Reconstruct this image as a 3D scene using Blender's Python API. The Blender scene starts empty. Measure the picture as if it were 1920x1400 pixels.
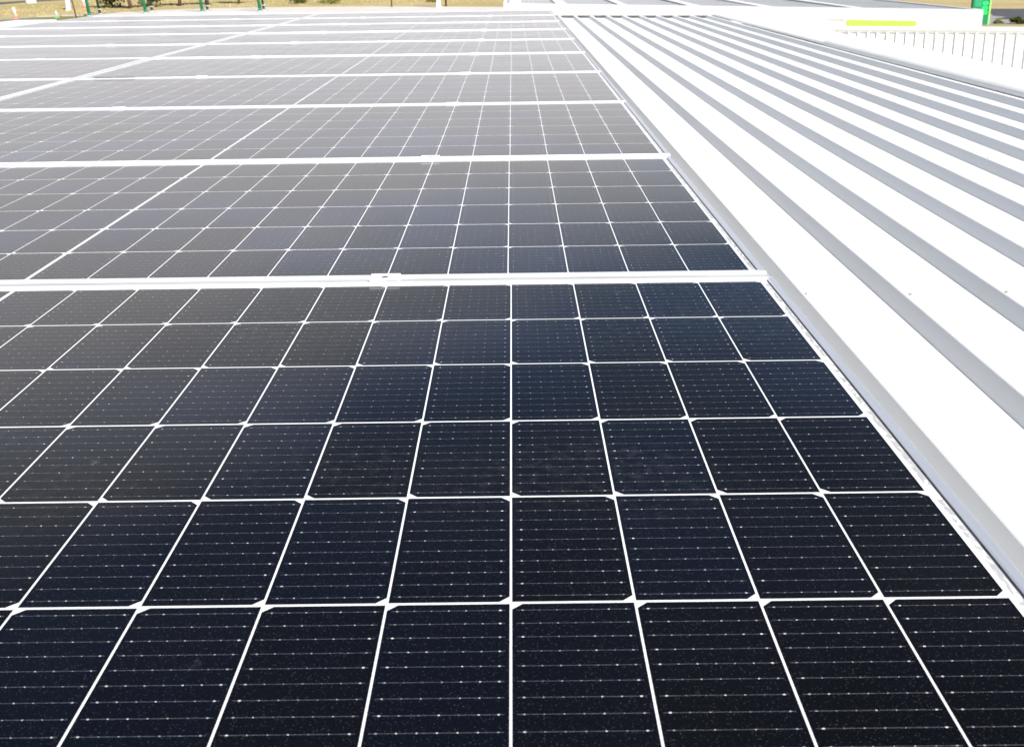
import bpy, bmesh, math, random
from mathutils import Vector, Matrix
R = math.radians
random.seed(7)
sc = bpy.context.scene
COL = sc.collection

# ------------------------------------------------------------------ helpers
def new_obj(name, me, mat=None, parent=None, loc=(0, 0, 0)):
    o = bpy.data.objects.new(name, me)
    COL.objects.link(o)
    o.location = loc
    if mat is not None and me is not None:
        for m in (mat if isinstance(mat, (list, tuple)) else [mat]):
            me.materials.append(m)
    if parent is not None:
        o.parent = parent
    return o

def thing(name, label, cat, loc=(0, 0, 0), rz=0.0, group=None):
    o = bpy.data.objects.new(name, None)
    COL.objects.link(o)
    o.location = loc
    o.rotation_euler = (0, 0, rz)
    o.empty_display_size = 0.2
    tag(o, label, cat, group)
    return o

def tag(o, label=None, cat=None, group=None, kind=None):
    if label: o['label'] = label
    if cat: o['category'] = cat
    if group: o['group'] = group
    if kind: o['kind'] = kind
    return o

class MB:
    def __init__(s):
        s.v = []; s.f = []; s.m = []; s.sm = []
    def poly(s, pts, m=0, smooth=False):
        b = len(s.v); s.v += [tuple(p) for p in pts]
        s.f.append(tuple(range(b, b + len(pts)))); s.m.append(m); s.sm.append(smooth)
    def box(s, x0, x1, y0, y1, z0, z1, m=0, M=None):
        P = [(x0,y0,z0),(x1,y0,z0),(x1,y1,z0),(x0,y1,z0),(x0,y0,z1),(x1,y0,z1),(x1,y1,z1),(x0,y1,z1)]
        if M is not None: P = [tuple(M @ Vector(p)) for p in P]
        b = len(s.v); s.v += P
        for q in ((0,3,2,1),(4,5,6,7),(0,1,5,4),(1,2,6,5),(2,3,7,6),(3,0,4,7)):
            s.f.append(tuple(b + i for i in q)); s.m.append(m); s.sm.append(False)
    def extrude(s, prof, a, b, closed=True, m=0, smooth=False, caps=True):
        """prof: list of (u,z); a,b: functions or (origin, uaxis) pairs giving the 3-D of (u,z)"""
        n = len(prof); base = len(s.v)
        s.v += [a(u, z) for u, z in prof] + [b(u, z) for u, z in prof]
        for i in range(n if closed else n - 1):
            j = (i + 1) % n
            s.f.append((base + i, base + j, base + n + j, base + n + i)); s.m.append(m); s.sm.append(smooth)
        if closed and caps:
            s.f.append(tuple(base + i for i in range(n))[::-1]); s.m.append(m); s.sm.append(False)
            s.f.append(tuple(base + n + i for i in range(n))); s.m.append(m); s.sm.append(False)
    def tube(s, p0, p1, r0, r1=None, n=10, m=0, caps=True):
        r1 = r0 if r1 is None else r1
        p0 = Vector(p0); p1 = Vector(p1); d = (p1 - p0).normalized()
        a = d.orthogonal().normalized(); c = d.cross(a)
        base = len(s.v)
        for p, r in ((p0, r0), (p1, r1)):
            for i in range(n):
                t = 2 * math.pi * i / n
                s.v.append(tuple(p + a * math.cos(t) * r + c * math.sin(t) * r))
        for i in range(n):
            j = (i + 1) % n
            s.f.append((base + i, base + j, base + n + j, base + n + i)); s.m.append(m); s.sm.append(True)
        if caps:
            s.f.append(tuple(base + i for i in range(n))[::-1]); s.m.append(m); s.sm.append(False)
            s.f.append(tuple(base + n + i for i in range(n))); s.m.append(m); s.sm.append(False)
    def mesh(s, name):
        me = bpy.data.meshes.new(name)
        me.from_pydata(s.v, [], s.f)
        me.polygons.foreach_set('material_index', s.m)
        me.polygons.foreach_set('use_smooth', s.sm)
        me.update()
        bm = bmesh.new(); bm.from_mesh(me)
        bmesh.ops.recalc_face_normals(bm, faces=bm.faces)
        bm.to_mesh(me); bm.free()
        return me
    def build(s, name, mat, parent=None, loc=(0, 0, 0)):
        return new_obj(name, s.mesh(name), mat, parent, loc)

# ------------------------------------------------------------------ materials
class NT:
    def __init__(s, name):
        s.m = bpy.data.materials.new(name); s.m.use_nodes = True
        s.t = s.m.node_tree; s.b = s.t.nodes['Principled BSDF']
    def n(s, typ, **kw):
        x = s.t.nodes.new(typ)
        for k, v in kw.items(): setattr(x, k, v)
        return x
    def l(s, a, b): s.t.links.new(a, b)
    def val(s, sock, v):
        if isinstance(v, (int, float)): sock.default_value = v
        else: s.l(v, sock)
    def math(s, op, a, b=None, c=None, clamp=False):
        x = s.n('ShaderNodeMath', operation=op); x.use_clamp = clamp
        s.val(x.inputs[0], a)
        if b is not None: s.val(x.inputs[1], b)
        if c is not None: s.val(x.inputs[2], c)
        return x.outputs[0]
    def mix(s, f, a, b):
        x = s.n('ShaderNodeMix', data_type='RGBA')
        s.val(x.inputs[0], f)
        for sock, v in ((x.inputs[6], a), (x.inputs[7], b)):
            if isinstance(v, tuple): sock.default_value = (*v, 1) if len(v) == 3 else v
            else: s.l(v, sock)
        return x.outputs[2]
    def noise(s, scale, detail=3, vec=None, rough=0.5, dim='3D'):
        x = s.n('ShaderNodeTexNoise', noise_dimensions=dim)
        x.inputs['Scale'].default_value = scale; x.inputs['Detail'].default_value = detail
        x.inputs['Roughness'].default_value = rough
        if vec is not None: s.l(vec, x.inputs['Vector'])
        return x.outputs['Fac']
    def ramp(s, f, p0, p1, a=0.0, b=1.0):
        x = s.n('ShaderNodeMapRange'); s.val(x.inputs[0], f)
        x.inputs[1].default_value = p0; x.inputs[2].default_value = p1
        x.inputs[3].default_value = a; x.inputs[4].default_value = b
        return x.outputs[0]
    def coord(s, which='Object'):
        return s.n('ShaderNodeTexCoord').outputs[which]
    def mapping(s, vec, scale=(1,1,1), rot=(0,0,0)):
        x = s.n('ShaderNodeMapping'); s.l(vec, x.inputs[0])
        x.inputs['Scale'].default_value = scale; x.inputs['Rotation'].default_value = rot
        return x.outputs[0]
    def bump(s, h, strength, dist):
        x = s.n('ShaderNodeBump'); s.l(h, x.inputs['Height'])
        x.inputs['Strength'].default_value = strength; x.inputs['Distance'].default_value = dist
        s.l(x.outputs[0], s.b.inputs['Normal'])

def plain(name, c1, c2=None, scale=8, rough=0.6, metal=0.0, spec=0.5, bump=0.0, ior=1.45):
    t = NT(name); b = t.b
    b.inputs['Roughness'].default_value = rough; b.inputs['Metallic'].default_value = metal
    b.inputs['IOR'].default_value = ior
    b.inputs['Specular IOR Level'].default_value = spec
    c2 = c2 or tuple(x * 0.9 for x in c1)
    n = t.noise(scale, 4, t.coord())
    t.l(t.mix(t.ramp(n, 0.35, 0.65), c1, c2), b.inputs['Base Color'])
    if bump: t.bump(n, bump, 0.01)
    return t.m

GLASS_IOR = 1.21
GLASS_ROUGH = 0.09

# white painted roof sheeting: faint dirt along the sheet, very light grime marks
def m_tin():
    t = NT('white_roof_paint'); b = t.b
    co = t.coord()
    st = t.noise(6, 4, t.mapping(co, (1, 0.12, 1)))
    sp = t.noise(160, 2, co)
    f = t.math('MULTIPLY', t.ramp(st, 0.45, 0.75), 0.55)
    c = t.mix(f, (0.80, 0.805, 0.80), (0.74, 0.745, 0.735))
    speck = t.ramp(sp, 0.79, 0.83)
    c = t.mix(t.math('MULTIPLY', speck, 0.55), c, (0.22, 0.20, 0.17))
    t.l(c, b.inputs['Base Color'])
    b.inputs['Roughness'].default_value = 0.42
    b.inputs['Specular IOR Level'].default_value = 0.35
    return t.m
M = {}
M['tin'] = m_tin()
M['white'] = plain('white_flashing_paint', (0.80, 0.80, 0.79), (0.76, 0.76, 0.745), 3, 0.45)
M['seal'] = plain('grey_sealant', (0.25, 0.25, 0.25), (0.18, 0.18, 0.18), 30, 0.8)
M['screw'] = plain('screw_steel', (0.55, 0.55, 0.54), (0.42, 0.42, 0.42), 90, 0.4, 0.6)
M['washer'] = plain('rubber_washer', (0.06, 0.06, 0.06), (0.04, 0.04, 0.04), 90, 0.8)

# anodised aluminium of frames
def m_alu():
    t = NT('anodised_aluminium'); b = t.b
    co = t.coord()
    n = t.noise(40, 3, t.mapping(co, (1, 1, 1)))
    t.l(t.mix(t.ramp(n, .3, .7), (0.90, 0.90, 0.92), (0.80, 0.81, 0.83)), b.inputs['Base Color'])
    b.inputs['Metallic'].default_value = 0.35
    b.inputs['Roughness'].default_value = 0.36
    return t.m
M['alu'] = m_alu()
M['gapshade'] = plain('gap_shade_grey', (0.46, 0.47, 0.48), (0.36, 0.37, 0.38), 5, 0.5)  # shade of the row gaps put into a grey
M['bead'] = plain('black_silicone', (0.05, 0.05, 0.055), (0.12, 0.12, 0.125), 60, 0.5)
_t = NT('right_rail_sky_tone'); _n = _t.noise(30, 3, _t.mapping(_t.coord(), (8, .3, 1)))
_t.l(_t.mix(_t.ramp(_n, .3, .7), (0.86, 0.87, 0.90), (0.78, 0.79, 0.83)), _t.b.inputs['Base Color']); _t.b.inputs['Metallic'].default_value = .66; _t.b.inputs['Roughness'].default_value = .34
M['alu_sky'] = _t.m  # right rail only: sky reflection put into a bluer, more metallic aluminium
M['rail'] = plain('mill_aluminium_rail', (0.55, 0.56, 0.57), (0.45, 0.46, 0.47), 30, 0.4, 0.6)

def glassy(t):
    b = t.b
    b.inputs['IOR'].default_value = GLASS_IOR
    n = t.noise(3.0, 4, t.coord())
    t.l(t.ramp(n, 0.3, 0.7, GLASS_ROUGH * 0.7, GLASS_ROUGH * 1.5), b.inputs['Roughness'])

# dust lying on the glass: smears and spots, in object space; returns a factor
def dust(t):
    co = t.coord()
    oi = t.n('ShaderNodeObjectInfo').outputs['Random']
    ad = t.n('ShaderNodeVectorMath', operation='ADD'); t.l(co, ad.inputs[0])
    cx = t.n('ShaderNodeCombineXYZ'); t.l(t.math('MULTIPLY', oi, 37.0), cx.inputs[0]); t.l(t.math('MULTIPLY', oi, 91.0), cx.inputs[1])
    t.l(cx.outputs[0], ad.inputs[1]); v = ad.outputs[0]
    big = t.ramp(t.noise(2.3, 3, v), 0.50, 0.78)
    fine = t.ramp(t.noise(70, 4, v, 0.7), 0.48, 0.74)
    smear = t.math('MULTIPLY', big, fine)
    vo = t.n('ShaderNodeTexVoronoi'); vo.inputs['Scale'].default_value = 520; t.l(v, vo.inputs['Vector'])
    vc = t.n('ShaderNodeSeparateColor'); t.l(vo.outputs['Color'], vc.inputs[0])
    pt = t.math('MULTIPLY', t.math('LESS_THAN', vo.outputs['Distance'], 0.24), t.math('GREATER_THAN', vc.outputs[0], 0.42))
    pt = t.math('MULTIPLY', pt, vc.outputs[1])
    # rare larger spots (droppings, dried drops)
    v2 = t.n('ShaderNodeTexVoronoi'); v2.inputs['Scale'].default_value = 16; t.l(v, v2.inputs['Vector'])
    v2c = t.n('ShaderNodeSeparateColor'); t.l(v2.outputs['Color'], v2c.inputs[0])
    rag = t.math('ADD', v2.outputs['Distance'], t.math('MULTIPLY', t.noise(120, 3, v), 0.22))
    spot = t.math('MULTIPLY', t.ramp(rag, 0.26, 0.17), t.math('GREATER_THAN', v2c.outputs[0], 0.93))
    spot = t.math('MULTIPLY', spot, fine)
    return smear, pt, spot

def m_cell():
    t = NT('monocrystalline_cell'); b = t.b
    uv = t.n('ShaderNodeUVMap', uv_map='cell').outputs[0]
    idm = t.n('ShaderNodeUVMap', uv_map='ident').outputs[0]
    s = t.n('ShaderNodeSeparateXYZ'); t.l(uv, s.inputs[0]); u, v = s.outputs[0], s.outputs[1]
    wn = t.n('ShaderNodeTexWhiteNoise', noise_dimensions='3D')
    oi = t.n('ShaderNodeObjectInfo').outputs['Random']
    i2 = t.n('ShaderNodeSeparateXYZ'); t.l(idm, i2.inputs[0])
    cc = t.n('ShaderNodeCombineXYZ'); t.l(i2.outputs[0], cc.inputs[0]); t.l(i2.outputs[1], cc.inputs[1]); t.l(t.math('MULTIPLY', oi, 53.0), cc.inputs[2])
    t.l(cc.outputs[0], wn.inputs['Vector'])
    rnd = wn.outputs['Value']
    # ten thin round wires across each half cell, seven solder pads on each
    k = t.math('MULTIPLY', v, 10.0)
    row = t.math('FLOOR', k)
    dv = t.math('ABSOLUTE', t.math('SUBTRACT', t.math('FRACT', k), 0.5))          # *18.2 mm
    dvm = t.math('MULTIPLY', dv, 18.2)
    a = t.math('DIVIDE', t.math('SUBTRACT', u, 0.015), 0.14)
    colu = t.math('FLOOR', a)
    du = t.math('MULTIPLY', t.math('ABSOLUTE', t.math('SUBTRACT', t.math('FRACT', a), 0.5)), 12.7)
    inr = t.math('MULTIPLY', t.math('GREATER_THAN', a, 0.0), t.math('LESS_THAN', a, 7.0))
    wn2 = t.n('ShaderNodeTexWhiteNoise', noise_dimensions='3D')
    c2 = t.n('ShaderNodeCombineXYZ'); t.l(t.math('ADD', colu, t.math('MULTIPLY', i2.outputs[0], 11.0)), c2.inputs[0]); t.l(t.math('ADD', row, t.math('MULTIPLY', i2.outputs[1], 17.0)), c2.inputs[1]); t.l(oi, c2.inputs[2])
    t.l(c2.outputs[0], wn2.inputs['Vector']); pr = wn2.outputs['Value']
    outer = t.math('MAXIMUM', t.math('LESS_THAN', a, 1.0), t.math('GREATER_THAN', a, 6.0))
    rad = t.math('ADD', t.math('MULTIPLY', outer, 0.22), t.math('ADD', 0.30, t.math('MULTIPLY', pr, 0.22)))
    dd = t.math('SQRT', t.math('ADD', t.math('POWER', t.math('MULTIPLY', du, 0.7), 2.0), t.math('POWER', dvm, 2.0)))
    pad = t.math('MULTIPLY', t.math('LESS_THAN', dd, rad), inr)
    padv = t.math('MULTIPLY', pad, t.math('ADD', 0.30, t.math('MULTIPLY', t.math('MULTIPLY', pr, pr), 0.70)))
    wire = t.math('LESS_THAN', dvm, 0.19)
    wire = t.math('MULTIPLY', wire, t.math('MULTIPLY', t.math('GREATER_THAN', u, 0.035), t.math('LESS_THAN', u, 0.965)))
    wb = t.ramp(t.noise(260, 2, t.coord()), 0.30, 0.7, 0.20, 0.46)
    # cell colour: near black with a blue cast that differs from cell to cell
    tint = t.math('POWER', rnd, 2.2)
    base = t.mix(tint, (0.0024, 0.0023, 0.0027), (0.0024, 0.0036, 0.0085))
    # anti-reflection film: blue sheen put into colour at slant angles, stronger on some cells
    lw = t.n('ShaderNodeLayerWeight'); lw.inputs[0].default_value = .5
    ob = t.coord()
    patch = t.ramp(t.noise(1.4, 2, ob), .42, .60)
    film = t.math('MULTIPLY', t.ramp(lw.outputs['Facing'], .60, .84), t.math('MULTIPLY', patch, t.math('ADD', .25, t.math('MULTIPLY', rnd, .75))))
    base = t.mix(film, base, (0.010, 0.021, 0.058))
    gr = t.ramp(t.noise(520, 3, t.coord(), 0.8), 0.50, 0.72)
    base = t.mix(t.math('MULTIPLY', gr, 0.15), base, (0.05, 0.05, 0.06))
    smear, pt, spot = dust(t)
    base = t.mix(t.math('MULTIPLY', smear, 0.10), base, (0.5, 0.48, 0.46))
    base = t.mix(t.math('MULTIPLY', pt, 0.085), base, (0.5, 0.5, 0.5))
    base = t.mix(t.math('MULTIPLY', spot, 0.16), base, (0.6, 0.6, 0.58))
    base = t.mix(t.math('MULTIPLY', wire, wb), base, (0.36, 0.37, 0.40))
    base = t.mix(padv, base, (0.80, 0.80, 0.82))
    t.l(base, b.inputs['Base Color'])
    glassy(t)
    return t.m
M['cell'] = m_cell()

def m_back():
    t = NT('white_backsheet'); b = t.b
    smear, pt, spot = dust(t)
    c = t.mix(t.math('MULTIPLY', smear, 0.10), (0.78, 0.79, 0.79), (0.5, 0.48, 0.45))
    t.l(c, b.inputs['Base Color']); glassy(t)
    return t.m
M['back'] = m_back()

def m_ribbon():
    t = NT('tinned_ribbon'); b = t.b
    v = t.n('ShaderNodeTexVoronoi'); v.inputs['Scale'].default_value = 260; t.l(t.mapping(t.coord(), (1, 0.45, 1)), v.inputs['Vector'])
    sc_ = t.n('ShaderNodeSeparateColor'); t.l(v.outputs['Color'], sc_.inputs[0])
    t.l(t.mix(t.ramp(sc_.outputs[0], .05, .55), (0.74, 0.74, 0.73), (0.42, 0.42, 0.43)), b.inputs['Base Color'])
    glassy(t)
    return t.m
M['ribbon'] = m_ribbon()

# ------------------------------------------------------------------ solar panels
PXC, PYC = 0.093, 0.184          # cell pitch
PITCH_Y = 1.15614                # row pitch
PW, PH = 2.278, 1.134            # panel size, lying landscape
PZ = 0.0                         # top of the frames

# local origin of a panel = the outer right front corner (x to the left negative, y away)
X_CELL = -0.0225
MIDX = 0.004
Y0 = (PH - (6 * PYC - 0.0029)) / 2

def cell_mesh():
    v, f, uvs, ids = [], [], [], []
    ch = 0.0078
    for j in range(6):
        for i in range(24):
            xr = X_CELL - i * PXC - (MIDX if i >= 12 else 0) - (0.0009 if i else 0.0)
            xl = X_CELL - (i + 1) * PXC - (MIDX if i >= 12 else 0) + 0.0009
            if i == 11: xl += 0.0005
            y0 = Y0 + j * PYC; y1 = y0 + PYC - 0.0029
            # rows alternate which long edge keeps the round wafer corners; flips past the middle
            right = (j % 2 == 1)
            if i >= 12: right = not right
            if right: pts = [(xl, y0), (xr - ch, y0), (xr, y0 + ch), (xr, y1 - ch), (xr - ch, y1), (xl, y1)]
            else:     pts = [(xr, y0), (xr, y1), (xl + ch, y1), (xl, y1 - ch), (xl, y0 + ch), (xl + ch, y0)]
            b = len(v); v += [(x, y, 0) for x, y in pts]; f.append(tuple(range(b, b + len(pts))))
            for x, y in pts:
                uvs.append(((x - xl) / (xr - xl), (y - y0) / (y1 - y0))); ids.append((i + 0.5, j + 0.5))
    me = bpy.data.meshes.new('cell_grid'); me.from_pydata(v, [], f); me.update()
    a = me.uv_layers.new(name='cell'); c = me.uv_layers.new(name='ident')
    for li, lp in enumerate(me.loops):
        a.data[li].uv = uvs[lp.vertex_index]; c.data[li].uv = ids[lp.vertex_index]
    me.validate()
    for p in me.polygons:
        if p.normal.z < 0: p.flip()
    me.update()
    return me

def frame_mesh():
    """hollow mitred frame: lip over the glass, outer wall with a small bevel, bottom flange"""
    # profile (w inward, z) of one rail
    prof = [(0, -0.035), (0, -0.0012), (0.0012, 0.0), (0.0094, 0.0), (0.0104, -0.0016), (0.0104, -0.0026),
            (0.0022, -0.0030), (0.0022, -0.0335), (0.025, -0.0335), (0.025, -0.035)]
    n = len(prof)
    v = []
    for w, z in prof:
        v += [(-w, w, z), (-w, PH - w, z), (-PW + w, PH - w, z), (-PW + w, w, z)]
    f = []
    for a in range(n):
        b = (a + 1) % n
        for k in range(4):
            l = (k + 1) % 4
            f.append((4*a + k, 4*a + l, 4*b + l, 4*b + k))
    me = bpy.data.meshes.new('frame'); me.from_pydata(v, [], f); me.update()
    me.polygons.foreach_set('material_index', [1 if (i % 4) == 0 else 0 for i in range(len(f))])
    bm = bmesh.new(); bm.from_mesh(me); bmesh.ops.recalc_face_normals(bm, faces=bm.faces); bm.to_mesh(me); bm.free()
    return me

me_cell = cell_mesh(); me_cell.materials.append(M['cell'])
me_frame = frame_mesh(); me_frame.materials.append(M['alu']); me_frame.materials.append(M['alu_sky'])
me_frame2 = frame_mesh(); me_frame2.materials.append(M['alu']); me_frame2.materials.append(M['alu'])
mb = MB(); mb.box(-PW + .02, -.004, PH + .0012, PH + (PITCH_Y - PH) - .0012, -.0060, -.0014); me_gap_shade = mb.mesh('gap_shade'); me_gap_shade.materials.append(M['gapshade'])  # first mesh: grey strip standing in for the shade between frame rows
mb = MB(); mb.box(0, .0016, .011, PH - .011, -.0031, -.0029); me_bead = mb.mesh('sealant_bead'); me_bead.materials.append(M['bead'])
mb = MB(); mb.box(-PW + .004, -.004, .004, PH - .004, -0.0075, -0.0032); me_back = mb.mesh('glass_laminate'); me_back.materials.append(M['back'])
def ribbon_mesh(strips):
    mb = MB()
    for x0, x1, y0, y1 in strips:
        mb.poly([(x0, y0, 0), (x1, y0, 0), (x1, y1, 0), (x0, y1, 0)])
    me = mb.mesh('string_ribbon'); me.materials.append(M['ribbon']); return me
rx = X_CELL + 0.0045
me_rib_r = ribbon_mesh([(rx, rx + .0052, Y0 + (2*k + .06) * PYC, Y0 + (2*k + 1.90) * PYC) for k in range(3)])
lx = X_CELL - 24 * PXC - MIDX - 0.0045
me_rib_l = ribbon_mesh([(lx - .005, lx, Y0 + (2*k + .06) * PYC, Y0 + (2*k + 1.90) * PYC) for k in range(3)])
mx = X_CELL - 12 * PXC - MIDX / 2
me_rib_m = ribbon_mesh([(mx - .0007, mx + .0007, Y0 + .03, Y0 + 6 * PYC - .03)])

row_words = ['row nearest the camera', 'second row from the camera', 'third row from the camera', 'fourth row from the camera', 'fifth row from the camera',
             'sixth row from the camera', 'seventh row from the camera', 'third row from the far end', 'second row from the far end', 'row at the far end']
side_words = ['right-hand column, beside the bare white roof', 'left-hand column, far from the bare roof']
panels = []
for c in range(2):
    for r_ in range(10):
        x = 0.0225 - c * (PW + 0.0195) + random.uniform(-.0018, .0018)
        y = (r_ - 1) * PITCH_Y + (PITCH_Y - PH) / 2 + random.uniform(-.001, .001)
        if r_ < 2: x -= (0.003 if r_ == 1 else -0.002)
        lab = 'silver framed solar panel, %s, %s' % (['right column' if c == 0 else 'left column'][0], row_words[r_])
        p = thing('solar_panel', lab, 'solar panel', (x, y, PZ + random.uniform(-.0008, .0008)), 0, 'solar panels laid in two columns on the white roof')
        p.rotation_euler = (random.uniform(-.0022, .0022), random.uniform(-.0006, .0006), 0)
        new_obj('frame', me_frame if c == 0 else me_frame2, None, p)
        if r_ < 9: new_obj('gap_shade', me_gap_shade, None, p)
        new_obj('sealant_bead', me_bead, None, p, (-.0122, 0, 0)); new_obj('sealant_bead', me_bead, None, p, (-PW + .0106, 0, 0))
        new_obj('glass_laminate', me_back, None, p)
        new_obj('cell_grid', me_cell, None, p, (0, 0, -0.00313))
        new_obj('string_ribbon', me_rib_r, None, p, (0, 0, -0.00312))
        new_obj('string_ribbon', me_rib_l, None, p, (0, 0, -0.00312))
        new_obj('string_ribbon', me_rib_m, None, p, (0, 0, -0.00312))
        panels.append(p)

# clamps holding neighbouring rows, each with a bolt
def clamp_meshes():
    mb = MB()
    L = 0.0225; g = (PITCH_Y - PH) / 2
    prof = [(-g - .0055, .0006), (-g - .0055, .0030), (-g + .001, .0030), (-g + .0028, -.010), (g - .0028, -.010), (g - .001, .0030), (g + .0055, .0030), (g + .0055, .0006), (g + .0005, .0006), (g - .0002, -.013), (-g + .0002, -.013), (-g - .0005, .0006)]
    mb.extrude(prof, lambda u, z: (-L, u, z), lambda u, z: (L, u, z))
    body = mb.mesh('clamp_body'); body.materials.append(M['alu'])
    mb = MB(); mb.tube((0, 0, -.010), (0, 0, .0022), .0060, n=8, m=0); mb.tube((0, 0, .0022), (0, 0, .0024), .0034, n=6, m=1)
    bolt = mb.mesh('bolt'); bolt.materials.append(M['screw']); bolt.materials.append(M['washer'])
    return body, bolt
cb, bo = clamp_meshes()
gapw = ['first gap from the camera', 'second gap from the camera', 'third gap from the camera', 'fourth gap from the camera', 'fifth gap from the camera', 'sixth gap from the camera', 'seventh gap from the camera', 'next to last gap', 'farthest gap']
for ci, X in enumerate((-0.562, -1.72, -2.86, -4.02)):
    cw = ['rightmost clamp line', 'second clamp line from right', 'third clamp line from right', 'leftmost clamp line'][ci]
    for g in range(9):
        xx = X + random.uniform(-.012, .012) if not (ci == 0 and g == 0) else X
        t = thing('panel_clamp', 'aluminium clamp in the %s, %s' % (gapw[g], cw), 'clamp', (xx, g * PITCH_Y, PZ), 0, 'clamps bolted between the panel rows')
        new_obj('clamp_body', cb, None, t); new_obj('bolt', bo, None, t)

M['shade'] = plain('clamp_gap_shade_black', (0.035, 0.035, 0.036), (0.06, 0.06, 0.06), 40, 0.8)  # near-black strips added in place of the shaded gap under a clamp
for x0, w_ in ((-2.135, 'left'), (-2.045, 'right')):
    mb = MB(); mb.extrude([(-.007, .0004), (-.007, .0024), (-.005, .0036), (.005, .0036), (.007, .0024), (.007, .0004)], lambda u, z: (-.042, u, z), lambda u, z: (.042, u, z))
    o = mb.build('clamp_gap_shade', M['shade'], None, (x0, 3 * PITCH_Y - .012, PZ))
    tag(o, 'short black rubber strip standing in for the dark gap under a clamp, near the column gap, %s one of the pair' % w_, 'rubber strip', 'black strips lying end to end')

# mounting rails under the panels, on small feet on the rib crests
for ci, X in enumerate((-0.562, -1.72, -2.86, -4.02)):
    t = thing('mounting_rail', 'aluminium rail running under the solar panels, %s' % ['rightmost', 'second from the right', 'third from the right', 'leftmost'][ci], 'rail', (X, 4.6, -0.155), 0, 'rails under the solar panels')
    mb = MB(); mb.extrude([(-.02, .045), (.02, .045), (.02, .115), (.008, .115), (.008, .105), (-.008, .105), (-.008, .115), (-.02, .115)], lambda u, z: (u, -5.75, z), lambda u, z: (u, 5.85, z))
    mb.build('rail_profile', M['rail'], t)
    for k in range(8):
        mb = MB(); mb.box(-.045, .022, -.02, .02, .0015, .007); mb.box(.0225, .028, -.02, .02, .0015, .085); mb.tube((-.028, 0, .007), (-.028, 0, .013), .007, n=6)
        mb.build('mounting_foot', M['rail'], t, (0, -5.3 + k * 1.53, 0))

# ------------------------------------------------------------------ main building and its ribbed roof
CREST = -0.1590; RIB = 0.031; PAN = CREST - RIB
TX0 = 0.1886; TP = 0.19
XR = 1.965; XL = -5.12
YN = -3.4
SK = (12.30 - 12.89) / 1.8              # far edge is slightly skewed
def far_y(x): return 12.89 + SK * (x - 0.149)
main = thing('white_roofed_building', 'building whose bare white ribbed metal roof carries the solar panels', 'building', (0, 0, -5.0))
PAR = (0, 0, 5.0)
def mb_part(mb, name, mat): return mb.build(name, mat, main, PAR)
prof = []
k0 = int((XL - TX0) / TP) - 1; k1 = 10
prof.append((XL, PAN))
for k in range(k0, k1 + 1):
    x = TX0 + k * TP
    if x - .021 < XL or x + .046 > XR: continue
    # pan, small swage, pan, rib
    prof += [(x - .0175, PAN), (x - .0012, CREST - .0012), (x + .0005, CREST), (x + .0235, CREST), (x + .0255, CREST - .0012), (x + .045, PAN)]
prof.append((XR, PAN))
mb = MB(); n = len(prof)
ys = [YN] + [YN + (12.3 - YN) * i / 12 for i in range(1, 12)]
rows = []
for yi in range(len(ys) + 1):
    b = len(mb.v)
    for x, z in prof:
        y = far_y(x) + 0.05 if yi == len(ys) else ys[yi]
        mb.v.append((x, y, z))
    rows.append(b)
for a in range(len(rows) - 1):
    for i in range(n - 1):
        mb.f.append((rows[a] + i, rows[a] + i + 1, rows[a + 1] + i + 1, rows[a + 1] + i)); mb.m.append(0); mb.sm.append(False)
roof = mb_part(mb, 'roof_sheeting', M['tin'])
sol = roof.modifiers.new('thick', 'SOLIDIFY'); sol.thickness = 0.0012; sol.offset = -1

# screws on the rib crests at every purlin
def screw_mesh():
    mb = MB(); mb.tube((0, 0, 0.0002), (0, 0, .0014), .0068, n=14, m=1); mb.tube((0, 0, .0014), (0, 0, .0022), .0058, n=14); mb.tube((0, 0, .0022), (0, 0, .0066), .0036, n=6)
    me = mb.mesh('roof_screw'); me.materials.append(M['white']); me.materials.append(M['washer']); return me
sm_ = screw_mesh()
for k in range(0, 9):
    for j in range(8):
        y = 0.435 + (j - 1) * 1.56 + random.uniform(-.012, .012)
        if k == 0 and j == 0: continue
        o = new_obj('roof_screw', sm_, None, main, (TX0 + k * TP + .011 + random.uniform(-.003, .003), y, 5.0 + CREST))
# lap seams
# far capping: front face just above the rib crests, top, joints
def capping(pa, pb, prof, mat, name, parent=main, par=PAR):
    """prof (u across, z); extruded between plan points pa and pb; u to the right-hand side of a->b"""
    pa = Vector(pa); pb = Vector(pb); d = (pb - pa).normalized(); nrm = Vector((d.y, -d.x))
    mb = MB()
    mb.extrude(prof, lambda u, z: (pa.x + nrm.x*u, pa.y + nrm.y*u, z), lambda u, z: (pb.x + nrm.x*u, pb.y + nrm.y*u, z))
    return mb.build(name, mat, parent, par)
ZT = -0.126
p_end = [(0.0, CREST + .004), (0.0, ZT - .012), (-.004, ZT - .003), (-.012, ZT), (-.30, ZT - .006), (-.31, ZT - .012), (-.31, -.9), (-.305, -.9), (-.305, ZT - .02), (-.015, ZT - .014), (-.004, CREST + .004)]
capping((XL, far_y(XL)), (2.12, far_y(2.12)), p_end, M['white'], 'end_capping')
for x in (0.70, 3.2 - 2.0):
    capping((x, far_y(x) - .004), (x + .07, far_y(x + .07) - .004), [(0, CREST + .012), (0, ZT + .004), (-.29, ZT + .002), (-.29, ZT - .001), (-.006, ZT - .002), (-.004, CREST + .012)], M['white'], 'capping_joint')
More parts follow.
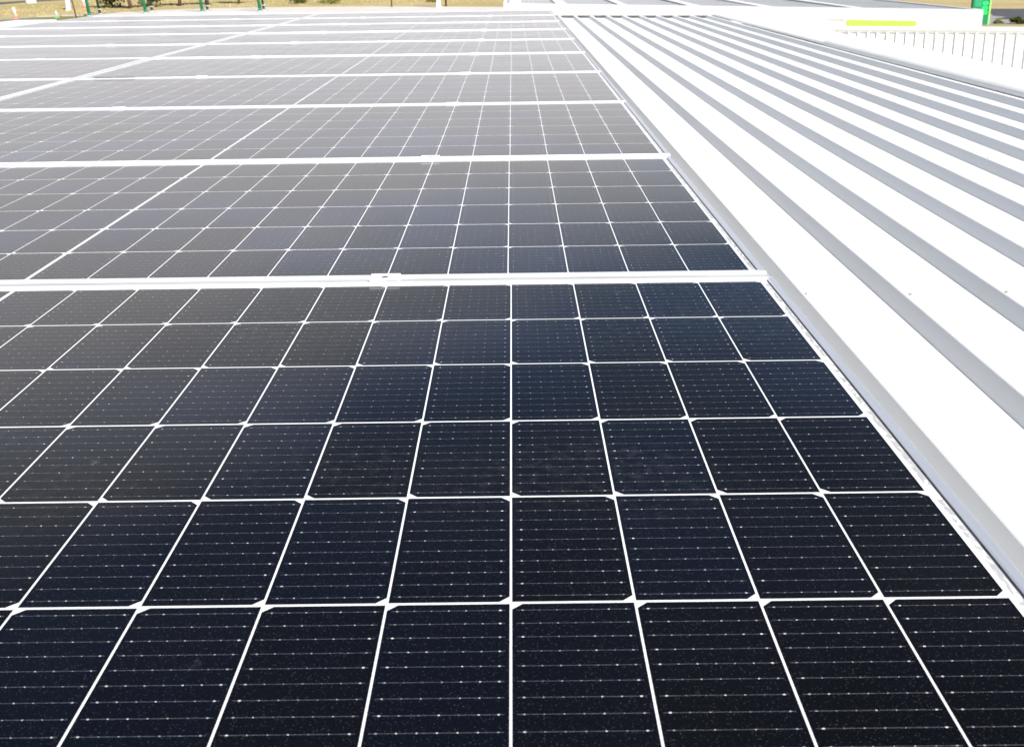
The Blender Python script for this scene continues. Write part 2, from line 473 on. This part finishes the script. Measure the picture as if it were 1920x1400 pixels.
# right barge capping in two lengths, rounded inner shoulder
def barge_prof(s, z1):
    P = [(0.0, CREST + .003), (0.0, CREST + .010)]
    for i in range(8):
        a = i / 7 * math.pi / 2
        P.append((.0005 + .06 * (1 - math.cos(a)) * s, CREST + .011 + (z1 - CREST - .011) * math.sin(a)))
    P += [(.38, z1 + .002), (.40, z1 - .006), (.402, -.95), (.396, -.95), (.394, z1 - .014), (.065 * s, z1 - .008), (.012, CREST + .003)]
    return P
capping((1.928, YN), (1.932, 7.2), barge_prof(1.0, -.118), M['white'], 'barge_capping')
capping((1.948, 7.12), (1.95, 12.6), barge_prof(0.8, -.134), M['white'], 'barge_capping')
# left capping: broad near length with lipped lid, narrow far length
def lidbox(x0, x1, y0, y1, z0, z1, name):
    mb = MB(); mb.box(x0 + .02, x1 - .02, y0 + .02, y1 - .06, z0, z1 - .012)
    mb.box(x0, x1, y0, y1, z1 - .012 + .0005, z1)
    return mb_part(mb, name, M['white'])
lidbox(-5.56, -5.14, YN, 11.0, PAN + .002, -.050, 'left_capping')
mb = MB(); mb.box(-5.16, -5.0, 10.95, 14.2, PAN + .002, -.148); mb_part(mb, 'left_capping', M['white'])
# walls below the roof
M['wallw'] = plain('white_wall_render', (0.74, 0.74, 0.72), (0.66, 0.66, 0.64), 2, 0.8)
mb = MB(); yb = far_y(2.2) + .28
mb.box(-5.5, 2.18, YN + .05, 12.15, -5.0, -0.30)
mb_part(mb, 'wall', M['wallw'])

# ------------------------------------------------------------------ neighbouring lower building with a ribbed parapet wall
nb = thing('lower_annex', 'lower white annex right of the roof with vertically ribbed cladding and a grey-shaded cap', 'building', (7.5, 22.3, -5.0))
a = Vector((3.6, 23.73)); b = Vector((12.6, 20.3)); d = (b - a).normalized(); L = (b - a).length; nn = Vector((d.y, -d.x))   # nn points to the camera
def P2(s, u, z): return (a.x + d.x*s + nn.x*u - 7.5, a.y + d.y*s + nn.y*u - 22.3, z + 5.0)
mb = MB(); prof = [(0.0, 0.0)]
s = 0.05
while s < L - .25:
    prof += [(s, 0), (s + .012, .042), (s + .038, .042), (s + .056, 0)]
    s += .185
prof.append((L, 0))
n = len(prof); mb.v = [P2(s_, u, -5.0) for s_, u in prof] + [P2(s_, u, -.93) for s_, u in prof]
for i in range(n - 1): mb.f.append((i, i + 1, n + i + 1, n + i)); mb.m.append(0); mb.sm.append(False)
mb.build('ribbed_cladding', M['white'], nb)
mb = MB(); pr = [(.020, -.966), (.062, -.938), (.092, -.905), (.106, -.872), (.102, -.868), (-.3, -.862), (-.3, -.966)]
mb.extrude(pr, lambda u, z: P2(-.05, u, z), lambda u, z: P2(L + .05, u, z)); mb.build('wall_cap', M['white'], nb)
mb = MB(); q0 = P2(0, -.02, -5); q1 = P2(L, -.02, -5); q2 = P2(L, -3.0, -5); q3 = P2(0, -3.0, -5)
top = [(q[0], q[1], 5 - 1.2) for q in (q0, q1, q2, q3)]
mb.poly([q0, q1, q2, q3]); mb.poly(top)
for i in range(4):
    j = (i + 1) % 4; mb.poly([(q0, q1, q2, q3)[i], (q0, q1, q2, q3)[j], top[j], top[i]])
mb.build('wall', M['wallw'], nb)

# ------------------------------------------------------------------ filling-station canopy beyond: white fascia with a lime stripe
M['lime'] = plain('lime_sign_panel', (0.62, 0.76, 0.11), (0.60, 0.75, 0.105), 2, 0.5)
M['paleyellow'] = plain('faded_letter_yellow', (0.80, 0.78, 0.52), (0.78, 0.74, 0.50), 2, 0.5)
M['palepink'] = plain('faded_letter_pink', (0.80, 0.66, 0.55), (0.78, 0.62, 0.5), 2, 0.5)
M['greyroof'] = plain('zinc_canopy_roof', (0.48, 0.485, 0.50), (0.42, 0.425, 0.44), 1.5, 0.6)
cn = thing('station_canopy', 'long white canopy fascia with a lime green sticker, beyond the far roof edge', 'canopy', (5.0, 33.0, -5.0))
a2 = Vector((-0.64, 38.0)); b2 = Vector((11.29, 28.3)); d2 = (b2 - a2).normalized(); L2 = (b2 - a2).length; n2 = Vector((d2.y, -d2.x))
if n2.y > 0: n2 = -n2
def P3(s, u, z): return (a2.x + d2.x*s - 5.0, a2.y + d2.y*s - u - 33.0, z + 5.0)
mb = MB()
zt0, zt1 = -.82, -.79
def zt(s): return -.80
pr = [(0, -1.75), (0, -.80), (-.12, -.80), (-.12, -1.75)]
mb.extrude(pr, lambda u, z: P3(0, u, z), lambda u, z: P3(L2, u, z)); mb.build('fascia', M['white'], cn)
mb = MB(); mb.extrude([(-.121, -1.75), (-.121, -.80), (-9.0, -.80), (-9.0, -1.75)], lambda u, z: P3(L2 - .12, u, z), lambda u, z: P3(L2, u, z)); mb.build('fascia', M['white'], cn)
mb = MB(); mb.extrude([(-.121, -1.75), (-.121, -.80), (-9.0, -.80), (-9.0, -1.75)], lambda u, z: P3(0, u, z), lambda u, z: P3(.12, u, z)); mb.build('fascia', M['white'], cn)
# lime sticker: its own place along the fascia
def along(px, py): return (Vector((px, py)) - a2).dot(d2)
s0, s1 = along(8.93, 31.0), along(10.17, 29.6)
s1 = s0 + 1.87
mb = MB(); mb.box(0, 1, 0, 1, 0, 1); mb.v = [P3(s0 + (s1 - s0) * x, .004 + .004 * y, -1.262 + .155 * z) for x, y, z in mb.v]; mb.build('lime_sticker', M['lime'], cn)
mb = MB(); mb.box(0, 1, 0, 1, 0, 1); mb.v = [P3(s0 - .55 + .35 * x, .004 + .003 * y, -1.115 + .022 * z) for x, y, z in mb.v]; mb.build('fascia_lettering', M['paleyellow'], cn)
mb = MB(); mb.box(0, 1, 0, 1, 0, 1); mb.v = [P3(s0 - .19 + .12 * x, .004 + .003 * y, -1.118 + .030 * z) for x, y, z in mb.v]; mb.build('fascia_lettering', M['palepink'], cn)
# ribbed roof deck of the canopy running back, with raised white beams
mb = MB(); prof = []; s = .13
while s < L2 - .3:
    prof += [(s, -.827), (s + .09, -.827), (s + .115, -.815), (s + .155, -.815), (s + .18, -.827)]
    s += .20
n = len(prof)
mb.v = [P3(s_, -.125, z) for s_, z in prof] + [P3(s_, -9.0, z - .02) for s_, z in prof]
for i in range(n - 1): mb.f.append((i, i + 1, n + i + 1, n + i)); mb.m.append(0); mb.sm.append(False)
mb.build('canopy_roof', M['greyroof'], cn)
for s_, w in ((.25, .5), (2.15, .42), (4.55, .30), (7.0, .36), (9.3, .34), (12.0, .26)):
    mb = MB(); mb.extrude([(-.13, -.812), (-.13, -.793), (-8.9, -.783), (-8.9, -.812)], lambda u, z: P3(s_, u, z), lambda u, z: P3(s_ + w, u, z)); mb.build('roof_beam', M['white'], cn)
for s_ in (2, 13):
    mb = MB(); mb.extrude([(-4, -5.0), (-4, -1.75), (-4.3, -1.75), (-4.3, -5.0)], lambda u, z: P3(s_, u, z), lambda u, z: P3(s_ + .3, u, z)); mb.build('column', M['white'], cn)
mb = MB(); mb.extrude([(-.13, -1.73), (-.13, -1.68), (-8.9, -1.68), (-8.9, -1.73)], lambda u, z: P3(.13, u, z), lambda u, z: P3(L2 - .13, u, z)); mb.build('soffit', M['white'], cn)

# ------------------------------------------------------------------ green pylon sign
M['green'] = plain('sign_green_dark', (0.0, 0.17, 0.07), (0.0, 0.15, 0.06), 1, 0.4)
M['teal'] = plain('sign_green_panel', (0.01, 0.26, 0.13), (0.01, 0.23, 0.11), 1, 0.4)
M['bright'] = plain('sign_green_bright', (0.01, 0.75, 0.11), (0.01, 0.70, 0.10), 1, 0.4)
M['palegreen'] = plain('sign_green_pale', (0.28, 0.55, 0.14), (0.26, 0.5, 0.12), 1, 0.4)
ps = thing('pylon_sign', 'tall green pylon sign with bright green price blocks beyond the canopy corner', 'sign', (38.9, 100.0, -5.0), R(3))
mb = MB(); mb.box(-.80, .62, -.2, .2, 0, 6.5); mb.build('sign_body', M['green'], ps)
mb = MB(); mb.box(-.66, -.07, -.215, -.203, 1.45, 1.98); mb.build('sign_panel', M['teal'], ps)
mb = MB(); mb.box(-.70, .50, -.215, -.203, 2.02, 2.4); mb.build('sign_panel', M['palegreen'], ps)
mb = MB(); mb.box(-.80, .45, -.215, -.203, 2.6, 5.9); mb.build('sign_panel', M['teal'], ps)
mb = MB(); mb.box(.625, .75, -.2, .2, 0, 6.5); mb.build('edge_strip', M['palegreen'], ps)
for z in (1.72, 1.33, .97):
    mb = MB()
    pts = [(.24 + .235 * math.copysign(abs(math.cos(t)) ** .6, math.cos(t)), z + .15 * math.copysign(abs(math.sin(t)) ** .6, math.sin(t))) for t in [2 * math.pi * i / 20 for i in range(20)]]
    mb.extrude(pts, lambda u, z_: (u, -.203, z_), lambda u, z_: (u, -.225, z_)); mb.build('price_block', M['bright'], ps)

# ------------------------------------------------------------------ ground, roads
def m_ground():
    t = NT('dry_grass_ground'); b = t.b
    co = t.coord()
    n1 = t.noise(.055, 5, t.mapping(co, (1.0, .8, 1)), .6); n2 = t.noise(.5, 4, co, .6)
    n3 = t.noise(2.2, 4, co, .7)
    c = t.mix(t.ramp(n1, .40, .62), (0.43, 0.345, 0.185), (0.35, 0.29, 0.125))
    c = t.mix(t.ramp(n2, .52, .70), c, (0.42, 0.32, 0.20))
    c = t.mix(t.math('MULTIPLY', t.ramp(n3, .55, .75), .5), c, (0.14, 0.13, 0.035))
    t.l(c, b.inputs['Base Color']); b.inputs['Roughness'].default_value = .95
    b.inputs['Specular IOR Level'].default_value = .1
    t.bump(n3, .6, .15)
    return t.m
def sheet(name, pts, z, mat):
    mb = MB(); mb.poly([(x, y, z) for x, y in pts])
    o = mb.build(name, mat); o['kind'] = 'structure'; return o
sheet('ground', [(-900, -300), (900, -300), (900, 1500), (-900, 1500)], -5.0, m_ground())
M['asph'] = plain('asphalt', (0.075, 0.075, 0.085), (0.06, 0.06, 0.066), .6, .9)
M['conc'] = plain('pale_concrete', (0.60, 0.56, 0.52), (0.52, 0.49, 0.45), .4, .85)
M['path'] = plain('grey_path_concrete', (0.30, 0.30, 0.31), (0.26, 0.26, 0.27), .5, .85)
M['olive'] = plain('short_olive_grass', (0.15, 0.14, 0.035), (0.22, 0.19, 0.06), .35, .95)
M['kerb'] = plain('kerb_concrete', (0.35, 0.34, 0.33), (0.28, 0.27, 0.26), .5, .85)
apron = [(-44, 118), (-51.5, 146), (-51.9, 150), (-51.5, 158), (-48.5, 163), (-44.2, 167.5), (-36.7, 169), (-19.6, 166.5), (-1.7, 157), (14, 140), (32, 92), (32, -30), (-30, -30), (-30, 20)]
sheet('paved_forecourt', apron, -4.992, M['conc'])
sheet('left_road', [(-84, 170), (-85.5, 200), (-85.7, 215), (-82.5, 228), (-72, 250), (-79, 256), (-89.5, 228.5), (-91.5, 214.7), (-93, 195), (-93, 170)], -4.992, M['asph'])
sheet('right_road', [(43.5, 109.0), (46.5, 116.5), (51.0, 131), (60, 128), (120, 108), (120, 84), (60, 98.5), (47, 104.3)], -4.992, M['asph'])
sheet('right_path', [(38, 99.5), (40.5, 111.5), (45.4, 115.8), (46.2, 112.5), (43.2, 108.2), (47, 103.2), (70, 96.0), (70, 94.2), (46, 100.6)], -4.986, M['path'])
sheet('verge', [(-64, 118), (-60, 136), (-57.6, 144.5), (-52.4, 148.2), (-51.6, 146), (-46, 118)], -4.992, M['olive'])
mb = MB()
kp = [(-64.2, 118), (-60.2, 136), (-57.8, 144.7), (-52.5, 148.6), (-52.2, 158)]
for (x0, y0), (x1, y1) in zip(kp[:-1], kp[1:]):
    dd = Vector((x1 - x0, y1 - y0)); ll = dd.length; an = math.atan2(dd.y, dd.x)
    mb.box(0, ll, -.12, .12, 0, .13, M=Matrix.Translation((x0, y0, -5.0)) @ Matrix.Rotation(an, 4, 'Z'))
o = mb.build('kerb', M['kerb']); o['kind'] = 'structure'

# ------------------------------------------------------------------ green posts in pairs on the forecourt edge
M['gpost'] = plain('green_post_paint', (0.005, 0.17, 0.085), (0.005, 0.14, 0.07), 2, .45)
M['dpost'] = plain('dark_green_post_paint', (0.012, 0.04, 0.010), (0.010, 0.03, 0.010), 2, .6)
M['foot'] = plain('galvanised_plate', (0.42, 0.44, 0.45), (0.34, 0.36, 0.37), 3, .5, .3)
pairs = [((-51.6, 145.4), (-52.4, 151.5)), ((-47.1, 153.2), (-48.0, 159.0)), ((-40.1, 154.2), (-40.6, 158.8)), ((-32.5, 153.3), (-33.1, 158.5))]
ow = ['leftmost', 'second from the left', 'third from the left', 'rightmost']
for i, (a_, b_) in enumerate(pairs):
    for k, (x, y) in enumerate((a_, b_)):
        t = thing('green_post', ('bright green steel post, %s of the four bright green ones' if k == 0 else 'dark green post with grey flange, %s of the four dark ones') % ow[i], 'post', (x, y, -4.992), 0, 'green posts standing in pairs')
        r = .20 if k == 0 else .15
        mb = MB(); mb.tube((0, 0, .12), (-.55 if k == 0 else -.5, .0, 6.0), r, r * .9, 12); mb.tube((0, 0, .1), (0, 0, .40), r * 1.25, r * 1.1, 12)
        mb.build('post_shaft', M['gpost'] if k == 0 else M['dpost'], t)
        mb = MB(); mb.tube((0, 0, 0), (0, 0, .12), .42 if k == 0 else .5, .36, 14)
        if k: mb.tube((0, 0, .55), (0, 0, .66), .42, .36, 14)
        mb.build('base_flange', M['foot'], t)

# thin poles and signs on the grass
M['brown'] = plain('weathered_timber', (0.09, 0.055, 0.03), (0.06, 0.04, 0.02), 3, .8)
M['greyp'] = plain('pale_galvanised', (0.52, 0.54, 0.58), (0.45, 0.47, 0.5), 2, .5)
def pole(name, lab, cat, x, y, r, h, mat, lean=0.0, z=-5.0, cap=True):
    t = thing(name, lab, cat, (x, y, z))
    mb = MB(); mb.tube((0, 0, 0), (lean, 0, h), r, r * .8, 10); mb.build('pole_shaft', mat, t)
    mb = MB(); mb.tube((0, 0, 0), (0, 0, .08), r * 2.0, r * 1.8, 12); mb.build('pole_base', mat, t)
    return t
pole('timber_pole', 'thin dark brown leaning pole rising left of the green posts', 'pole', -50.4, 137.6, .075, 7.0, M['brown'], -1.0)
pole('steel_pole', 'thin dark pole standing behind the middle of the panel array', 'pole', -16.7, 163.5, .085, 6.0, M['brown'], 0, -4.992)
pole('steel_pole', 'short dark pole just right of the white column beyond the array', 'pole', -9.3, 163, .13, 6.0, M['brown'], 0, -4.992)
t = thing('white_column', 'white square column between two dark poles beyond the array', 'column', (-9.95, 158.0, -4.992))
mb = MB(); mb.box(-.24, .24, -.24, .24, 0, 6.0); mb.build('column_shaft', M['white'], t)
mb = MB(); mb.box(-.32, .32, -.32, .32, 0.001, .2); mb.build('column_base', M['white'], t)
t = thing('grey_post', 'wide pale grey square post on the yellow grass left of the brown pole', 'post', (-62.0, 167.4, -5.0))
mb = MB(); mb.box(-.30, .30, -.2, .2, 0, 6.5); mb.build('post_shaft', M['greyp'], t)
mb = MB(); mb.box(-.42, .42, -.32, .32, 0, .15); mb.build('post_base', M['greyp'], t)

M['red'] = plain('traffic_red_faded', (0.62, 0.30, 0.24), (0.58, 0.27, 0.21), 3, .6)
M['mwhite'] = plain('marker_white', (0.78, 0.76, 0.74), (0.72, 0.70, 0.68), 3, .6)
M['mgreen'] = plain('marker_green', (0.16, 0.52, 0.20), (0.13, 0.46, 0.17), 3, .6)
def marker(name, lab, x, y, h, w, base, lean):
    t = thing(name, lab, 'marker', (x, y, -5.0))
    mb = MB(); mb.box(-w, w, -w, w, 0, .09); mb.build('marker_base', base, t)
    mb = MB(); mb.tube((0, 0, .09), (lean * .45, 0, h * .45), w * .75, w * .62, 12); mb.build('lower_band', base, t)
    mb = MB(); mb.tube((lean * .45, 0, h * .45), (lean, 0, h), w * .61, w * .40, 12); mb.build('upper_band', M['mwhite'], t)
marker('traffic_marker', 'red and white leaning marker at the far left edge of the grass', -58.5, 140.6, 1.25, .30, M['red'], -.25)
marker('traffic_marker', 'red and white marker just left of the leftmost green post', -61.6, 173.0, 1.9, .52, M['red'], -.35)
marker('ground_marker', 'small pale green and white marker post on the olive verge', -54.2, 141.9, .72, .24, M['mgreen'], -.1)

# white car on the far left road verge
M['carw'] = plain('car_white_paint', (0.78, 0.78, 0.76), (0.76, 0.76, 0.74), 1, .3)
M['carg'] = plain('car_glass', (0.03, 0.035, 0.04), None, 1, .1)
M['tyre'] = plain('tyre_rubber', (0.03, 0.03, 0.03), None, 3, .8)
car = thing('electrical_cabinet', 'small white roadside box at the kerb of the far left road', 'cabinet', (-82.2, 205.5, -5.0), R(38))
mb = MB(); mb.box(-.75, .75, -.4, .4, .12, .95); mb.build('cabinet_body', M['carw'], car)
mb = MB(); mb.box(-.82, .82, -.46, .46, .951, 1.03); mb.build('cabinet_lid', M['carw'], car)
mb = MB(); mb.box(-.8, .8, -.45, .45, 0, .119); mb.build('plinth', M['kerb'], car)

# ------------------------------------------------------------------ trees and bushes
M['bark'] = plain('bark', (0.10, 0.055, 0.03), (0.06, 0.035, 0.02), 4, .9)
def leaf_mat(name, c1, c2):
    t = NT(name); b = t.b
    oi = t.noise(1.3, 3, t.coord(), .6)
    t.l(t.mix(t.ramp(oi, .35, .65), c1, c2), b.inputs['Base Color']); b.inputs['Roughness'].default_value = .7
    b.inputs['Specular IOR Level'].default_value = .2
    return t.m
M['leafd'] = leaf_mat('dark_olive_leaves', (0.035, 0.045, 0.012), (0.07, 0.075, 0.02))
M['leafo'] = leaf_mat('olive_leaves', (0.11, 0.11, 0.025), (0.16, 0.14, 0.04))
def crown(name, parent, cx, cy, cz, rx_, ry_, rz_, n, size, mat, rnd, low=-1.0):
    mb = MB()
    clumps = []
    for _ in range(max(9, n // 70)):
        while True:
            p = Vector((rnd.uniform(-1, 1), rnd.uniform(-1, 1), rnd.uniform(low, 1)))
            if p.length < 1: break
        clumps.append((p, rnd.uniform(.22, .42)))
    for _ in range(n):
        c, r = rnd.choice(clumps)
        q = c + Vector((rnd.gauss(0, 1), rnd.gauss(0, 1), rnd.gauss(0, 1))) * r * .6
        o = Vector((cx + q.x * rx_, cy + q.y * ry_, cz + q.z * rz_))
        if o.z < .05: continue
        a_ = Vector((rnd.gauss(0, 1), rnd.gauss(0, 1), rnd.gauss(0, 1))).normalized(); b_ = a_.orthogonal().normalized()
        s_ = size * rnd.uniform(.5, 1.2)
        mb.poly([o + a_ * s_, o + b_ * s_ * .5, o - a_ * s_, o - b_ * s_ * .5])
    me = bpy.data.meshes.new(name); me.from_pydata(mb.v, [], mb.f); me.update()
    return new_obj(name, me, mat, parent)
def tree(lab, x, y, h, rad, trunk_h, seed, mat, tr=.22, n=2600, lean=.3, group='gum trees on the dry grass', low=-1.0):
    rnd = random.Random(seed)
    t = thing('tree', lab, 'tree', (x, y, -5.0), 0, group)
    mb = MB(); top = Vector((lean, 0, trunk_h))
    mb.tube((0, 0, -.05), (lean * .4, .0, trunk_h * .5), tr, tr * .8, 10); mb.tube((lean * .4, 0, trunk_h * .49), top, tr * .8, tr * .6, 10)
    for i in range(6):
        a_ = 2 * math.pi * i / 6 + rnd.uniform(-.4, .4)
        e = top + Vector((math.cos(a_) * rad * .6, math.sin(a_) * rad * .6, (h - trunk_h) * rnd.uniform(.3, .7)))
        mb.tube(top * rnd.uniform(.7, 1), e, tr * .45, tr * .12, 7)
    mb.build('trunk', M['bark'], t)
    crown('crown', t, lean, 0, (h + trunk_h) / 2, rad, rad, (h - trunk_h) / 2 * 1.05, n, .28, mat, rnd, low)
tree('low dark olive tree with crown near the grass, right of the first green posts', -58.7, 176.0, 7.5, 2.3, 1.0, 1, M['leafd'], .25, 3600, -.3)
tree('reddish trunked tree left of the dark bushy one, beyond the second post pair', -54.6, 171.5, 9.0, 2.4, 3.2, 2, M['leafo'], .30, 2400, -.8)
tree('bushy dark green tree directly behind the second pair of green posts', -53.4, 176.5, 7.0, 1.8, .7, 3, M['leafd'], .22, 2600, .2)
tree('brown trunked tree between the second and third green post pairs', -50.0, 180.0, 9.0, 2.2, 3.4, 4, M['leafo'], .28, 2200, .4)
tree('slender brown trunked tree just left of the third green post pair', -46.4, 182.5, 9.0, 2.0, 3.3, 5, M['leafo'], .24, 2000, -.3)
tree('thin tree with brown stem right behind the third green post pair', -42.5, 186.0, 9.0, 2.0, 3.6, 6, M['leafo'], .20, 2000, .5)
def bush(lab, x, y, r, h, seed, mat, grp='bushes on the dry grass'):
    rnd = random.Random(seed)
    t = thing('bush', lab, 'bush', (x, y, -5.0), 0, grp)
    mb = MB()
    for i in range(5):
        a_ = 2 * math.pi * i / 5
        mb.tube((0, 0, 0), (math.cos(a_) * r * .5, math.sin(a_) * r * .5, h * .7), .04, .015, 6)
    mb.build('stems', M['bark'], t)
    crown('foliage', t, 0, 0, h * .5, r, r, h * .55, 900, .13, mat, rnd)
bush('small dark round bush at the top edge above the panel middle', -32.5, 184, 1.5, 1.3, 11, M['leafd'])
bush('low olive bush on the yellow grass left of the thin middle pole', -27.5, 181, 1.7, 1.0, 12, M['leafo'])
bush('low olive bush on the yellow grass right of the thin middle pole', -11.9, 181, 1.2, .9, 13, M['leafo'])
bush('olive bush beside the grey path right of the pylon sign', 42.3, 100.3, .55, .55, 14, M['leafd'], 'bushes beside the path')
bush('larger brown green bush at the right edge of the picture', 43.6, 99.8, .75, .75, 15, M['leafo'], 'bushes beside the path')
bush('small bush nearest the foot of the pylon sign', 41.0, 101.0, .35, .35, 16, M['leafo'], 'bushes beside the path')
bush('tiny green bush on the yellow grass at the far left', -64.5, 148.0, .6, .6, 17, M['leafo'])

# grass tufts
def tufts():
    rnd = random.Random(5); mb = MB()
    for _ in range(5200):
        x = rnd.uniform(-95, 2); y = rnd.uniform(146, 235)
        if (-53 < x and y < 171) or (x < -74 and y > 192): continue
        for k in range(3):
            a_ = rnd.uniform(0, 6.28); h = rnd.uniform(.08, .26); w = rnd.uniform(.03, .09)
            c, s = math.cos(a_), math.sin(a_); ox, oy = x + rnd.uniform(-.2, .2), y + rnd.uniform(-.2, .2)
            mb.poly([(ox - c*w, oy - s*w, -5.0), (ox + c*w, oy + s*w, -5.0), (ox + s*h*.4, oy + c*h*.4, -5.0 + h)])
    me = bpy.data.meshes.new('grass'); me.from_pydata(mb.v, [], mb.f); me.update()
    o = new_obj('grass', me, plain('straw_grass', (0.40, 0.33, 0.16), (0.30, 0.26, 0.10), .8, .9))
    tag(o, 'dry yellow grass tufts scattered over the ground beyond the roof', 'grass', None, 'stuff')
tufts()

# ------------------------------------------------------------------ world, sun
SUN_EL, SUN_AZ = 35.0, 155.0      # azimuth from +Y clockwise (towards +X)
w = bpy.data.worlds.new('World'); sc.world = w; w.use_nodes = True
nt = w.node_tree; nt.nodes.clear()
out = nt.nodes.new('ShaderNodeOutputWorld'); bg = nt.nodes.new('ShaderNodeBackground')
sky = nt.nodes.new('ShaderNodeTexSky'); sky.sky_type = 'NISHITA'; sky.sun_disc = False
sky.sun_elevation = R(SUN_EL); sky.sun_rotation = R(SUN_AZ); sky.dust_density = 0.7; sky.air_density = 0.8; sky.ozone_density = 2.0
tc = nt.nodes.new('ShaderNodeTexCoord')
mp = nt.nodes.new('ShaderNodeMapping'); mp.inputs['Scale'].default_value = (1, 1, 3.0); mp.inputs['Location'].default_value = (0.35, 0.1, 0.2)
nz = nt.nodes.new('ShaderNodeTexNoise'); nz.inputs['Scale'].default_value = 3.0; nz.inputs['Detail'].default_value = 5; nz.inputs['Roughness'].default_value = .55
mr = nt.nodes.new('ShaderNodeMapRange'); mr.inputs[1].default_value = .42; mr.inputs[2].default_value = .66
sp = nt.nodes.new('ShaderNodeSeparateXYZ'); hz = nt.nodes.new('ShaderNodeMapRange')
hz.inputs[1].default_value = .065; hz.inputs[2].default_value = -.12; hz.interpolation_type = 'SMOOTHSTEP'; hz.inputs[3].default_value = 0; hz.inputs[4].default_value = 1
mxh = nt.nodes.new('ShaderNodeMath'); mxh.operation = 'MAXIMUM'
mulc = nt.nodes.new('ShaderNodeMath'); mulc.operation = 'MULTIPLY'; mulc.inputs[1].default_value = 0.10
mx = nt.nodes.new('ShaderNodeMix'); mx.data_type = 'RGBA'
CL = 11.6
mx.inputs[7].default_value = (CL * 1.0, CL * .98, CL * 1.0, 1)
L_ = nt.links.new
L_(tc.outputs['Generated'], mp.inputs[0]); L_(mp.outputs[0], nz.inputs['Vector']); L_(nz.outputs['Fac'], mr.inputs[0])
# unseen horizon cloud, shaped to set the panel reflections, higher towards the left
sh = nt.nodes.new('ShaderNodeMath'); sh.operation = 'MULTIPLY_ADD'; sh.inputs[1].default_value = 0.40
L_(tc.outputs['Generated'], sp.inputs[0]); L_(sp.outputs[0], sh.inputs[0]); L_(sp.outputs[2], sh.inputs[2])
wob = nt.nodes.new('ShaderNodeMath'); wob.operation = 'MULTIPLY_ADD'; wob.inputs[1].default_value = -0.20
L_(nz.outputs['Fac'], wob.inputs[0]); L_(sh.outputs[0], wob.inputs[2]); L_(wob.outputs[0], hz.inputs[0])
cr = nt.nodes.new('ShaderNodeValToRGB'); cr.color_ramp.interpolation = 'LINEAR'
el = cr.color_ramp.elements
OFF = -0.10                                   # mean of the noise term
el[0].position = .155 + .3 + OFF; el[0].color = (1, 1, 1, 1)
el[1].position = .32 + .3 + OFF; el[1].color = (0, 0, 0, 1)
for p_, v_ in ((.18, .74), (.22, .66), (.265, .42)):
    e_ = el.new(p_ + .3 + OFF); e_.color = (v_, v_, v_, 1)
ad_ = nt.nodes.new('ShaderNodeMath'); ad_.operation = 'ADD'; ad_.inputs[1].default_value = .3
L_(wob.outputs[0], ad_.inputs[0]); L_(ad_.outputs[0], cr.inputs[0])
L_(mr.outputs[0], mulc.inputs[0]); L_(mulc.outputs[0], mxh.inputs[0]); L_(cr.outputs[0], mxh.inputs[1])
fr_ = nt.nodes.new('ShaderNodeMapRange'); fr_.inputs[1].default_value = .55; fr_.inputs[2].default_value = .86; fr_.interpolation_type = 'SMOOTHSTEP'  # bank masked to the front, so rib flanks get blue sky only
L_(sp.outputs[1], fr_.inputs[0])
mf = nt.nodes.new('ShaderNodeMath'); mf.operation = 'MULTIPLY'; L_(mxh.outputs[0], mf.inputs[0]); L_(fr_.outputs[0], mf.inputs[1])
L_(mf.outputs[0], mx.inputs[0]); L_(sky.outputs[0], mx.inputs[6]); L_(mx.outputs[2], bg.inputs[0])
bg.inputs[1].default_value = 0.05
L_(bg.outputs[0], out.inputs[0])

sd = bpy.data.lights.new('sun', 'SUN'); sd.energy = 5.0; sd.angle = R(0.53); sd.color = (1, .965, .91)
so = bpy.data.objects.new('sun', sd); COL.objects.link(so)
dirv = Vector((math.sin(R(SUN_AZ)) * math.cos(R(SUN_EL)), math.cos(R(SUN_AZ)) * math.cos(R(SUN_EL)), math.sin(R(SUN_EL))))
so.rotation_euler = dirv.to_track_quat('Z', 'Y').to_euler()
so.location = (6, -6, 12)

# ------------------------------------------------------------------ camera
F, YAW, PITCH, ROLL = 2175.035, -0.00422, 0.34007, -0.01423
CAM = Vector((-0.36418, -1.7091, 0.44858))
cy_, sy_ = math.cos(YAW), math.sin(YAW); cp_, sp_ = math.cos(PITCH), math.sin(PITCH); cr_, sr_ = math.cos(ROLL), math.sin(ROLL)
fwd = Vector((sy_ * cp_, cy_ * cp_, -sp_)); right = Vector((cy_, -sy_, 0)); up = right.cross(fwd)
r2 = right * cr_ + up * sr_; u2 = -right * sr_ + up * cr_
cd = bpy.data.cameras.new('camera'); co_ = bpy.data.objects.new('camera', cd); COL.objects.link(co_)
cd.sensor_width = 36; cd.lens = F / 1920 * 36; cd.clip_start = .05; cd.clip_end = 4000
co_.matrix_world = Matrix(((r2.x, u2.x, -fwd.x, CAM.x), (r2.y, u2.y, -fwd.y, CAM.y), (r2.z, u2.z, -fwd.z, CAM.z), (0, 0, 0, 1)))
cd.dof.use_dof = True; cd.dof.focus_distance = 1.5; cd.dof.aperture_fstop = 22
sc.camera = co_
sc.view_settings.view_transform = 'Standard'; sc.view_settings.look = 'None'
sc.view_settings.exposure = 0.85; sc.view_settings.gamma = 1.0
sc.view_settings.use_curve_mapping = False
